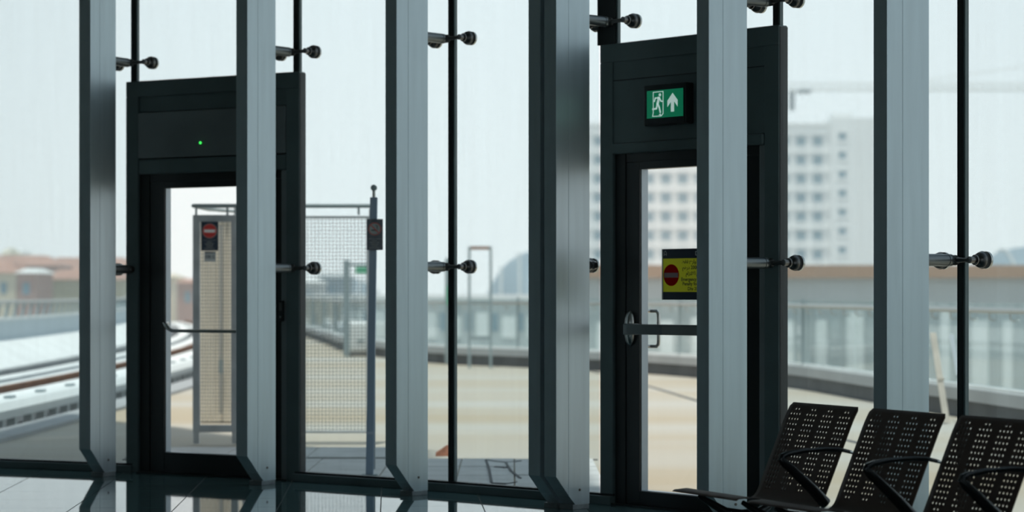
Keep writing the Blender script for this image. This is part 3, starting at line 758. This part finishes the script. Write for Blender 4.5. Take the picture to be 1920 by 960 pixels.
# signs on the gate
def small_sign(name, label, cat, x0, x1, y, z0, z1, kindp):
    t = thing(name, label, cat, (x0, y, z0))
    w_, h_ = x1 - x0, z1 - z0
    MB().box(0, w_, 0, .008, 0, h_).build('panel', 'navy', t, bevel=.001)
    cx_, cz_, r_ = w_ * .5, h_ * .68, w_ * .40
    if kindp == 'entry':
        MB().prism(arc(cx_, cz_, r_ * 1.08, 0, 348, 30), 'y', -.0012, .0005).build('disc_border', 'greyprint', t)
        MB().prism(arc(cx_, cz_, r_, 0, 348, 30), 'y', -.002, .0005).build('no_entry_disc', 'red', t)
        MB().box(cx_ - r_ * .8, cx_ + r_ * .8, -.003, .0005, cz_ - r_ * .2, cz_ + r_ * .2).build('no_entry_bar', 'pwhite', t)
    else:
        MB().prism(arc(cx_, cz_, r_ * 1.02, 0, 348, 30), 'y', -.0012, .0005).build('disc', 'greyprint', t)
        ring = MB(); pts_ = arc(cx_, cz_, r_ * .92, 0, 360, 30); stroke(ring, pts_, r_ * .16, -.002, .0005)
        stroke(ring, [(cx_ - r_ * .62, cz_ + r_ * .62), (cx_ + r_ * .62, cz_ - r_ * .62)], r_ * .15, -.003, .0005); ring.build('red_ring_and_slash', 'red', t)
        cg = MB().box(cx_ - r_ * .55, cx_ + r_ * .35, -.0022, .0005, cz_ - r_ * .28, cz_ - r_ * .10)
        stroke(cg, [(cx_ + r_ * .48, cz_ - r_ * .05), (cx_ + r_ * .30, cz_ + r_ * .2), (cx_ + r_ * .45, cz_ + r_ * .42), (cx_ + r_ * .15, cz_ + r_ * .55)], r_ * .09, -.0022, .0005)
        cg.build('cigarette', 'black', t)
    tx = MB(); tx.box(w_ * .12, w_ * .88, -.001, .0005, h_ * .355, h_ * .365)
    for k, f in enumerate((.30, .55, .45, .35, .62)):
        z = h_ * (.29 - .058 * k)
        for q in range(5): tx.box(w_ * (.5 - f / 2 + f * q / 5), w_ * (.5 - f / 2 + f * (q + .72) / 5), -.001, .0005, z, z + h_ * .022)
    tx.build('small_print', 'greyprint', t)
    return t
sy = FY - .040
small_sign('no_entry_sign', 'navy sign with a red no-entry disc on the mesh gate', 'sign', fx(378), fx(410), sy, fz(470), fz(416), 'entry')
pl = thing('number_plate', 'small pale plate reading DIS 2 under the no-entry sign', 'plate', (fx(384), sy, fz(491)))
MB().box(0, fx(405) - fx(384), 0, .006, 0, fz(471.5) - fz(491)).build('panel', 'plate', pl)
MB().box(.004, fx(405) - fx(384) - .004, -.001, .001, .082, .094).build('top_line', 'navy', pl)
letter('lettering', 'DIS 2', .042, 'navy', pl, .052, -.0012, .034, align='c', fit=.086)
# post with the no-smoking sign, close outside the glass
PY = 18.55
def gx(px): return (px - 960) / (FPX / PY)
def gz(py): return EYE - (py - 548.8) / (FPX / PY)
bp_ = thing('sign_post', 'blue-grey steel post with a ball-topped bracket, carrying the no-smoking sign', 'post', (gx(693), PY, 0))
sh = MB()
tz = gz(370); lean = gx(701) - gx(693)
sh.add([(-.03, -.03, 0), (.03, -.03, 0), (.03, .03, 0), (-.03, .03, 0), (lean - .029, -.03, tz), (lean + .029, -.03, tz), (lean + .029, .03, tz), (lean - .029, .03, tz)],
       [(0, 3, 2, 1), (4, 5, 6, 7), (0, 1, 5, 4), (1, 2, 6, 5), (2, 3, 7, 6), (3, 0, 4, 7)])
sh.build('shaft', 'bluepost', bp_, bevel=.005)
MB().tube([(lean, 0, tz), (lean, 0, tz + .055)], .013, 10).build('stem', 'railsteel', bp_)
MB().tube([(lean, -.03, tz + .075), (lean, -.025, tz + .075), (lean, .025, tz + .075), (lean, .03, tz + .075)], [.018, .025, .025, .018], 16).build('ball', 'gpost', bp_, smooth=True)
MB().box(-.06, .06, -.06, .06, -.004, .012).build('base_plate', 'gpost', bp_)
MB().box(.032, .046, -.012, .012, .05, tz - .1).build('side_channel', 'fence', bp_)
small_sign('no_smoking_sign', 'navy sign with a struck-out cigarette on the blue-grey post', 'sign', gx(688), gx(718.5), PY - .042, gz(469), gz(411), 'smoke')
# loose brick
bk = MB(); bk.add([(0, 0, 0), (.12, .02, 0), (.12, .10, 0), (0, .10, 0), (.01, .01, .035), (.10, .03, .10), (.115, .09, .10), (.0, .09, .03)],
       [(0, 3, 2, 1), (4, 5, 6, 7), (0, 1, 5, 4), (1, 2, 6, 5), (2, 3, 7, 6), (3, 0, 4, 7)])
tag(bk.build('brick_fragment', 'brick', bevel=.004, loc=((816 - 960) / (FPX / 20.9), 20.9, -.012)), 'broken red brick lying on the deck edge', 'brick')

# ------------------------------------------------ yard furniture further out
def ground_at(px, py):
    s_ = (py - 548.8) / EYE; Y = FPX / s_; return (px - 960) / s_, Y
x, y = ground_at(650, 668)
t = thing('yard_post', 'tall grey post with a cross arm and green plate in the yard', 'post', (x, y, 0)); s_ = FPX / y
MB().box(-.07, .07, -.07, .07, 0, EYE + (548.8 - 488) / s_).build('shaft', 'gpost', t, bevel=.01)
MB().tube([(0, 0, EYE + (548.8 - 496) / s_), (.55, 0, EYE + (548.8 - 496) / s_)], .03, 8).build('cross_arm', 'gpost', t)
MB().box(.20, .50, -.04, -.02, EYE + (548.8 - 513) / s_, EYE + (548.8 - 500) / s_).build('plate', 'gsign', t)
x, y = ground_at(672, 664)
y -= .9; t = thing('storage_box', 'white rounded enclosure standing by the grey yard post', 'box', (x, y, 0))
MB().box(-.22, .45, -.3, .5, .06, .78).build('body', 'whitebox', t, bevel=.10, segs=3)
MB().box(-.2, .43, -.28, .48, 0, .06).build('skid', 'concdark', t)
MB().box(.05, .20, -.312, -.298, .3, .36).build('latch', 'gpost', t)
x, y = ground_at(839, 682)
t = thing('yard_post', 'grey post with a green marker plate beside the steel hoop', 'post', (x, y, 0)); s_ = FPX / y
MB().box(-.05, .05, -.05, .05, 0, EYE + (548.8 - 484) / s_).build('shaft', 'gpost', t, bevel=.01)
MB().box(-.01, .10, -.075, -.05, EYE - (572 - 548.8) / s_, EYE - (536 - 548.8) / s_).build('marker_plate', 'gsign', t)
x, y = ground_at(880, 690)
t = thing('steel_hoop', 'tall steel ladder hoop with three rungs at the yard edge', 'ladder', (x, y, 0)); s_ = FPX / y
w_ = 40 / s_; h_ = EYE + (548.8 - 462) / s_
for q in (0, w_): MB().box(q - .025, q + .025, -.025, .025, 0, h_).build('upright', 'gpost', t)
for py in (465, 566, 633): MB().box(.025, w_ - .025, -.02, .02, EYE - (py - 548.8) / s_ - .03, EYE - (py - 548.8) / s_ + .03).build('rung', 'gpost' if py != 465 else 'rust', t)
# leaning boards by the kerb near the seats
x, y = 5.05, 26.4
s_ = FPX / y
t = thing('leaning_plank', 'pale plank leaning against the glass balustrade behind the seats', 'plank', ((1764 - 960) / s_ - .03, y - .35, 0))
MB().add([(0, 0, 0), (.07, 0, 0), (.07, .03, 0), (0, .03, 0), (-.10, .30, 1.0), (-.03, .30, 1.0), (-.03, .33, 1.0), (-.10, .33, 1.0)], [(0, 3, 2, 1), (4, 5, 6, 7), (0, 1, 5, 4), (1, 2, 6, 5), (2, 3, 7, 6), (3, 0, 4, 7)]).build('board', 'timber', t, bevel=.004)
MB().box(-.045, .03, .13, .165, .47, .50).build('batten', 'timber', t)
t = thing('leaning_strip', 'bright aluminium strip leaning beside the pale plank', 'strip', ((1774 - 960) / s_ + .14, y - .33, 0))
MB().add([(0, 0, 0), (.05, 0, 0), (.05, .02, 0), (0, .02, 0), (-.11, .30, .98), (-.06, .30, .98), (-.06, .32, .98), (-.11, .32, .98)], [(0, 3, 2, 1), (4, 5, 6, 7), (0, 1, 5, 4), (1, 2, 6, 5), (2, 3, 7, 6), (3, 0, 4, 7)]).build('strip', 'alu', t, bevel=.003)
MB().box(-.06, .0, .135, .16, .50, .525).build('clip', 'gpost', t)

# ------------------------------------------------ guideway
gw = thing('guideway_bed', 'grey guideway bed between the deck edge and the outer parapet', 'track bed', kind='structure')
P_ = tpath(-7.55)
MB().sweep(P_, [(-2.65, -.55), (-2.65, -.10), (2.6, -.10), (2.6, -.55)]).build('bed_slab', 'concdark', gw)
MB().sweep(tpath(-5.05), [(-.20, -.2), (-.20, .03), (.22, .03), (.22, -.2)]).build('edge_kerb', 'concgrey', gw)
def rail_thing(name, label, cat, x0, prof, mat, part):
    t = thing(name, label, cat); MB().sweep(tpath(x0), prof).build(part, mat, t); return t
t = rail_thing('power_rail', 'white covered power rail on short legs along the deck edge', 'rail', -5.75, [(-.17, .04), (-.19, .14), (-.12, .22), (.12, .22), (.16, .16), (.14, .04)], 'cover', 'cover')
lg = MB().box(-.05, .05, -.07, .07, -.10, .045).mesh('leg', 'cover', bevel=.008)
for k in range(70):
    y = 21.9 + k * .72 + random.uniform(-.08, .08); px = trk(-5.75, y); put('leg', lg, t, (px[0] + .05, px[1], 0))
rb = MB().box(-.045, .045, -.13, .13, .0, .10).mesh('joint_clip', 'gpost', bevel=.006)
for k in range(16):
    y = 22.3 + k * 1.7 + random.uniform(-.2, .2); px = trk(-5.92, y); put('joint_clip', rb, t, (px[0] + .09, px[1], .15))
def plinth(x0, wd, z1, label, mat='conc'):
    t = thing('track_plinth', label, 'plinth', kind='structure'); MB().sweep(tpath(x0), [(-wd, -.12), (-wd, z1), (wd, z1), (wd, -.12)]).build('plinth', mat, t, bevel=0.0); return t
plinth(-6.45, .26, .12, 'broad white concrete plinth beside the power rail')
def running_rail(x0, label, mat='rust'):
    t = thing('running_rail', label, 'rail')
    MB().sweep(tpath(x0), [(-.075, -.02), (-.075, .0), (-.012, .02), (-.012, .12), (-.04, .13), (-.04, .17), (.04, .17), (.04, .13), (.012, .12), (.012, .02), (.075, .0), (.075, -.02)]).build('rail', mat, t)
    sl_ = MB().box(-.16, .16, -.09, .09, -.11, -.02).mesh('rail_pad', 'conc', bevel=.006)
    for k in range(75):
        y = 21.9 + k * .62; px = trk(x0, y); put('rail_pad', sl_, t, (px[0], px[1], 0))
running_rail(-7.0, 'rusty brown running rail on pads next to the broad plinth')
plinth(-7.42, .16, .10, 'white plinth between the two running rails, near side')
plinth(-7.95, .15, .12, 'white plinth between the two running rails, far side')
running_rail(-8.4, 'grey running rail next to the outer parapet', 'concgrey')
op = thing('outer_parapet', 'white outer parapet wall of the curved guideway', 'wall', kind='structure')
MB().sweep(tpath(-9.75), [(-.85, -.3), (-.85, .10), (-.08, .50), (.25, .50), (.25, -.3)]).build('lower_wall', 'conc', op)
MB().sweep(tpath(-9.85), [(-.05, .50), (-.05, .90), (.08, .90), (.08, .50)]).build('upper_panel', 'bluepanel', op)
MB().sweep(tpath(-9.85), [(-.10, .90), (-.10, .95), (.12, .95), (.12, .90)]).build('cap', 'conc', op)
ob_ = thing('outer_railing', 'curved steel railing with leaning posts on the outer parapet', 'railing')
MB().tube([(p[0], p[1], 1.27) for p in tpath(-9.80)], .03, 8).build('top_rail', 'railsteel', ob_, smooth=True)
MB().tube([(p[0], p[1], 1.20) for p in tpath(-9.83)], .014, 6).build('under_rail', 'railsteel', ob_, smooth=True)
pm = MB().add([(-.02, -.06, .94), (.02, -.06, .94), (.02, .06, .94), (-.02, .06, .94), (.02, .10, 1.27), (.06, .10, 1.27), (.06, .17, 1.27), (.02, .17, 1.27)], [(0, 3, 2, 1), (4, 5, 6, 7), (0, 1, 5, 4), (1, 2, 6, 5), (2, 3, 7, 6), (3, 0, 4, 7)]).mesh('railing_post', 'gpost')
for k in range(80):
    p = trk(-9.86, 26 + k * 1.0); put('railing_post', pm, ob_, (p[0], p[1], 0))

# ------------------------------------------------ the city beyond
GZ = -9.0
gm = MB().prism([(-700, -500), (900, -500), (900, 1400), (-700, 1400)], 'z', GZ - .5, GZ)
tag(gm.build('ground', 'far'), 'dusty flat ground far below the station', 'ground', kind='structure')
def wx(px, Y): return (px - 960) * Y / FPX
def wz(py, Y): return EYE - (py - 548.8) * Y / FPX
# white high-rise
TY = 400.0
tw = thing('apartment_tower', 'white high-rise block with rows of blue windows', 'building', (wx(1100, TY), TY, GZ))
x1 = wx(1556, TY) - wx(1100, TY); x2 = wx(1640, TY) - wx(1100, TY)
zt1 = wz(236, TY) - GZ; zt2 = wz(222, TY) - GZ
MB().box(0, x1, 0, 16, 0, zt1).build('main_wing', 'tower', tw)
MB().box(x1, x2, -1.5, 16, 0, zt2).build('stair_wing', 'tower', tw)
MB().box(0, x1 - .05, -.25, .3, zt1, zt1 + .5).build('parapet', 'tower', tw)
MB().box(x1 + 1, x1 + 4.5, 4, 9, zt2, zt2 + 1.2).build('roof_room', 'tower', tw)
wf = MB()
for a in ((-.95, -.8, -.95, .95), (.8, .95, -.95, .95), (-.8, .8, .8, .95), (-.8, .8, -.95, -.8)): wf.box(a[0], a[1], -.18, 0, a[2], a[3])
wf_me = wf.mesh('window', 'tower'); pn_me = MB().box(-.8, .8, -.06, 0, -.8, .8).mesh('pane', 'towerwin')
pn2 = MB().box(-.62, .62, -.06, 0, -.55, .55).mesh('pane', 'towerwin')
rowpy = [264.5 + 35.4 * k for k in range(9)]
colpx = [1533 - 31.6 * k for k in range(14)]
for py in rowpy:
    z = wz(py, TY) - GZ
    for px in colpx:
        f = put('window', wf_me, tw, (wx(px, TY) - wx(1100, TY), 0, z)); put('pane', pn_me, f)
    MB().box(0, x1 - .1, -.35, 0, z + 1.15, z + 1.4).build('floor_band', 'tower', tw)
    f = put('window', wf_me, tw, (wx(1577, TY) - wx(1100, TY), -1.5, wz(py - 7.5, TY) - GZ)); put('pane', pn2, f)
# long low shed with brown fascia behind the yard
SY_ = 150.0
sd_ = thing('long_shed', 'long low pale shed with a brown fascia in front of the white high-rise', 'building', (wx(1090, SY_), SY_, GZ))
xe = wx(2150, SY_) - wx(1090, SY_); zt_ = wz(497, SY_) - GZ; zb_ = wz(521, SY_) - GZ
MB().box(0, xe, 0, 14, 0, zb_).build('wall', 'greywall', sd_)
MB().box(-.5, xe + .5, -.6, 14, zb_, zt_).build('fascia', 'brownband', sd_)
for k in range(18):
    x = 1 + k * 2.0; MB().box(x, x + random.uniform(.5, 1.1), -.18, 0, zb_ - 7.5, zb_ - random.uniform(1.6, 3.0)).build('wall_panel', 'tower', sd_)
# pale low block beyond the middle of the yard
CY = 210.0
cbk = thing('low_block', 'pale low block beyond the sandy yard', 'building', (wx(540, CY), CY, GZ))
xe = wx(1085, CY) - wx(540, CY); zt_ = wz(562, CY) - GZ
MB().box(0, xe, 0, 12, 0, zt_).build('wall', 'greywall', cbk)
MB().box(-.3, xe + .3, -.3, 12, zt_, zt_ + .45).build('parapet', 'tower', cbk)
for k in range(11):
    x = .8 + k * 2.3; MB().box(x, x + random.uniform(.8, 1.5), -.12, 0, zt_ - 3.4, zt_ - random.uniform(.8, 1.6)).build('wall_panel', 'tower', cbk)
for k in range(11):
    x = 2.2 + k * 2.3; MB().box(x, x + .5, -.08, 0, zt_ - 2.8, zt_ - 1.2).build('window', 'towerwin', cbk)
# curved roof shells
def shell_roof(name, label, px, top, halfpx, Y, depth=30):
    t = thing(name, label, 'building', (wx(px, Y), Y, GZ)); h = wz(top, Y) - GZ; a = halfpx * Y / FPX
    vs_ = []; fs = []; nu, nv = 28, 9
    for q in range(nv + 1):
        e_ = math.pi / 2 * q / nv
        for k in range(nu):
            f_ = 2 * math.pi * k / nu
            vs_.append((a * math.cos(e_) * math.cos(f_), depth / 2 + depth / 2 * math.cos(e_) * math.sin(f_), h * math.sin(e_) ** .8))
    for q in range(nv):
        for k in range(nu): fs.append((q * nu + k, q * nu + (k + 1) % nu, (q + 1) * nu + (k + 1) % nu, (q + 1) * nu + k))
    MB().add(vs_, fs).build('roof_shell', 'shell', t, smooth=True)
    for k in (-2, -1, 0, 1, 2):
        b_ = k * .3; pp = []
        for q in range(13):
            g_ = math.pi * q / 12; c_ = math.sqrt(1 - b_ * b_)
            pp.append((a * b_, depth / 2 - depth / 2 * c_ * math.cos(g_), h * (c_ * math.sin(g_)) ** .8 + .15))
        MB().tube(pp, .25, 5).build('rib', 'greywall', t)
shell_roof('station_shell', 'blue-grey curved roof shell beyond the yard, left of the paired fins', 1010, 466, 118, 330)
shell_roof('station_shell', 'blue-grey curved roof shell rising over the brown fascia', 1975, 458, 175, 320)
shell_roof('station_shell', 'small blue-grey curved roof behind the mesh fence', 640, 520, 90, 380)
# low-rise houses past the guideway
def house(label, p0, p1, ptop, Y, mat, roofmat='terra', rooftop=None, win=True):
    x0, x1_ = wx(p0, Y), wx(p1, Y); t = thing('low_house', label, 'building', (x0, Y, GZ)); w_ = x1_ - x0; h = wz(ptop, Y) - GZ
    MB().box(0, w_, 0, 9, 0, h).build('wall', mat, t)
    rt = (wz(rooftop, Y) - GZ) if rooftop else h + .5
    MB().add([(-.3, -.4, h), (w_ + .3, -.4, h), (w_ + .3, 9.4, h), (-.3, 9.4, h), (w_ * .2, 3, rt), (w_ * .8, 3, rt), (w_ * .8, 6, rt), (w_ * .2, 6, rt)],
             [(0, 3, 2, 1), (4, 5, 6, 7), (0, 1, 5, 4), (1, 2, 6, 5), (2, 3, 7, 6), (3, 0, 4, 7)]).build('roof', roofmat, t)
    if win:
        n = max(1, int(w_ / 2.2))
        for k in range(n):
            xx = (k + .5) * w_ / n; MB().box(xx - .35, xx + .35, -.06, 0, h - 2.2, h - 1.0).build('window', 'towerwin', t)
house('cream wall house with red roof at the pane edge', -60, 29, 512, 250, 'cream', 'terra', 490)
house('dull pink narrow house between cream and khaki walls', 31, 67, 512, 240, 'pink', 'conc', 503)
house('wide khaki walled house with a low red roof', 69, 230, 524, 252, 'olive', 'terra', 505, False)
house('far terracotta roofed terrace behind the khaki house', -80, 110, 498, 290, 'pink', 'terra', 478)
house('far pale roofed terrace behind the khaki house', 60, 260, 508, 312, 'greywall', 'terra', 482)
house('slim cream chimney-topped house on the skyline', 4, 13, 476, 335, 'cream', 'cream', 464, False)
house('small white roof block on the skyline', 38, 54, 492, 330, 'tower', 'tower', 484, False)
house('slim white stack house beside the small roof block', 26, 36, 474, 345, 'tower', 'conc', 466, False)
house('cream house seen beyond the door with the green light', 250, 328, 520, 276, 'cream', 'cream', 512)
house('pink house seen beyond the mesh gate', 332, 372, 530, 262, 'pink', 'terra', 522)
house('pale house seen behind the mesh fence', 520, 600, 530, 265, 'greywall', 'conc', 520)
house('blue-grey house seen behind the mesh fence', 590, 655, 520, 290, 'shell', 'greywall', 512)
# tower crane on the horizon
CY2 = 520.0
cn = thing('tower_crane', 'faint tower crane with a long level jib above the shed', 'crane', (wx(2010, CY2), CY2, GZ))
zj = wz(163, CY2) - GZ; xl_ = wx(1478, CY2) - wx(2010, CY2)
def lattice(mb, a, b, hw, n, vert=False):
    a, b = Vector(a), Vector(b)
    ofs = [Vector((0, -hw, -hw)), Vector((0, hw, -hw)), Vector((0, 0, hw))] if not vert else [Vector((-hw, -hw, 0)), Vector((hw, -hw, 0)), Vector((hw, hw, 0)), Vector((-hw, hw, 0))]
    for o_ in ofs: mb.tube([a + o_, b + o_], .10, 4)
    for k in range(n):
        p, q = a + (b - a) * (k / n), a + (b - a) * ((k + 1) / n)
        for m_ in range(len(ofs)): mb.tube([p + ofs[m_], q + ofs[(m_ + 1) % len(ofs)]], .06, 4)
mb = MB(); lattice(mb, (xl_, 0, zj), (0, 0, zj), .75, 30); mb.build('jib', 'crane', cn)
mb = MB(); lattice(mb, (0, 0, zj), (14, 0, zj), .75, 7); mb.build('counter_jib', 'crane', cn)
mb = MB(); lattice(mb, (0, 0, 0), (0, 0, zj + 6), .9, 26, True); mb.build('mast', 'crane', cn)
MB().box(10, 13.5, -1, 1, zj - 3, zj - .8).build('counterweight', 'concgrey', cn)
MB().tube([(0, 0, zj + 6), (xl_ * .6, 0, zj + .8)], .08, 4).build('tie', 'crane', cn)
MB().box(xl_ + 2.0, xl_ + 5, -1.2, 1.2, zj - 1.4, zj - .6).build('trolley', 'concdark', cn)
MB().box(xl_ + .2, xl_ + 1.4, -.5, .5, zj - 5.2, zj - 1.0).build('hook_block', 'concdark', cn)
# ------------------------------------------------ hot-weather haze over the city
hm, hn, hl, ho = newmat('dusty_air')
vsn = hn.new('ShaderNodeVolumeScatter'); vsn.inputs['Color'].default_value = (0.86, 0.95, 1.0, 1); vsn.inputs['Density'].default_value = 0.0015; vsn.inputs['Anisotropy'].default_value = 0.2
hl.new(vsn.outputs[0], ho.inputs['Volume']); M['haze'] = hm
hz = MB().box(-300, 420, 114, 800, GZ + .05, 110).build('haze', 'haze')
tag(hz, 'pale dusty haze hanging over the far buildings', 'haze', kind='stuff')
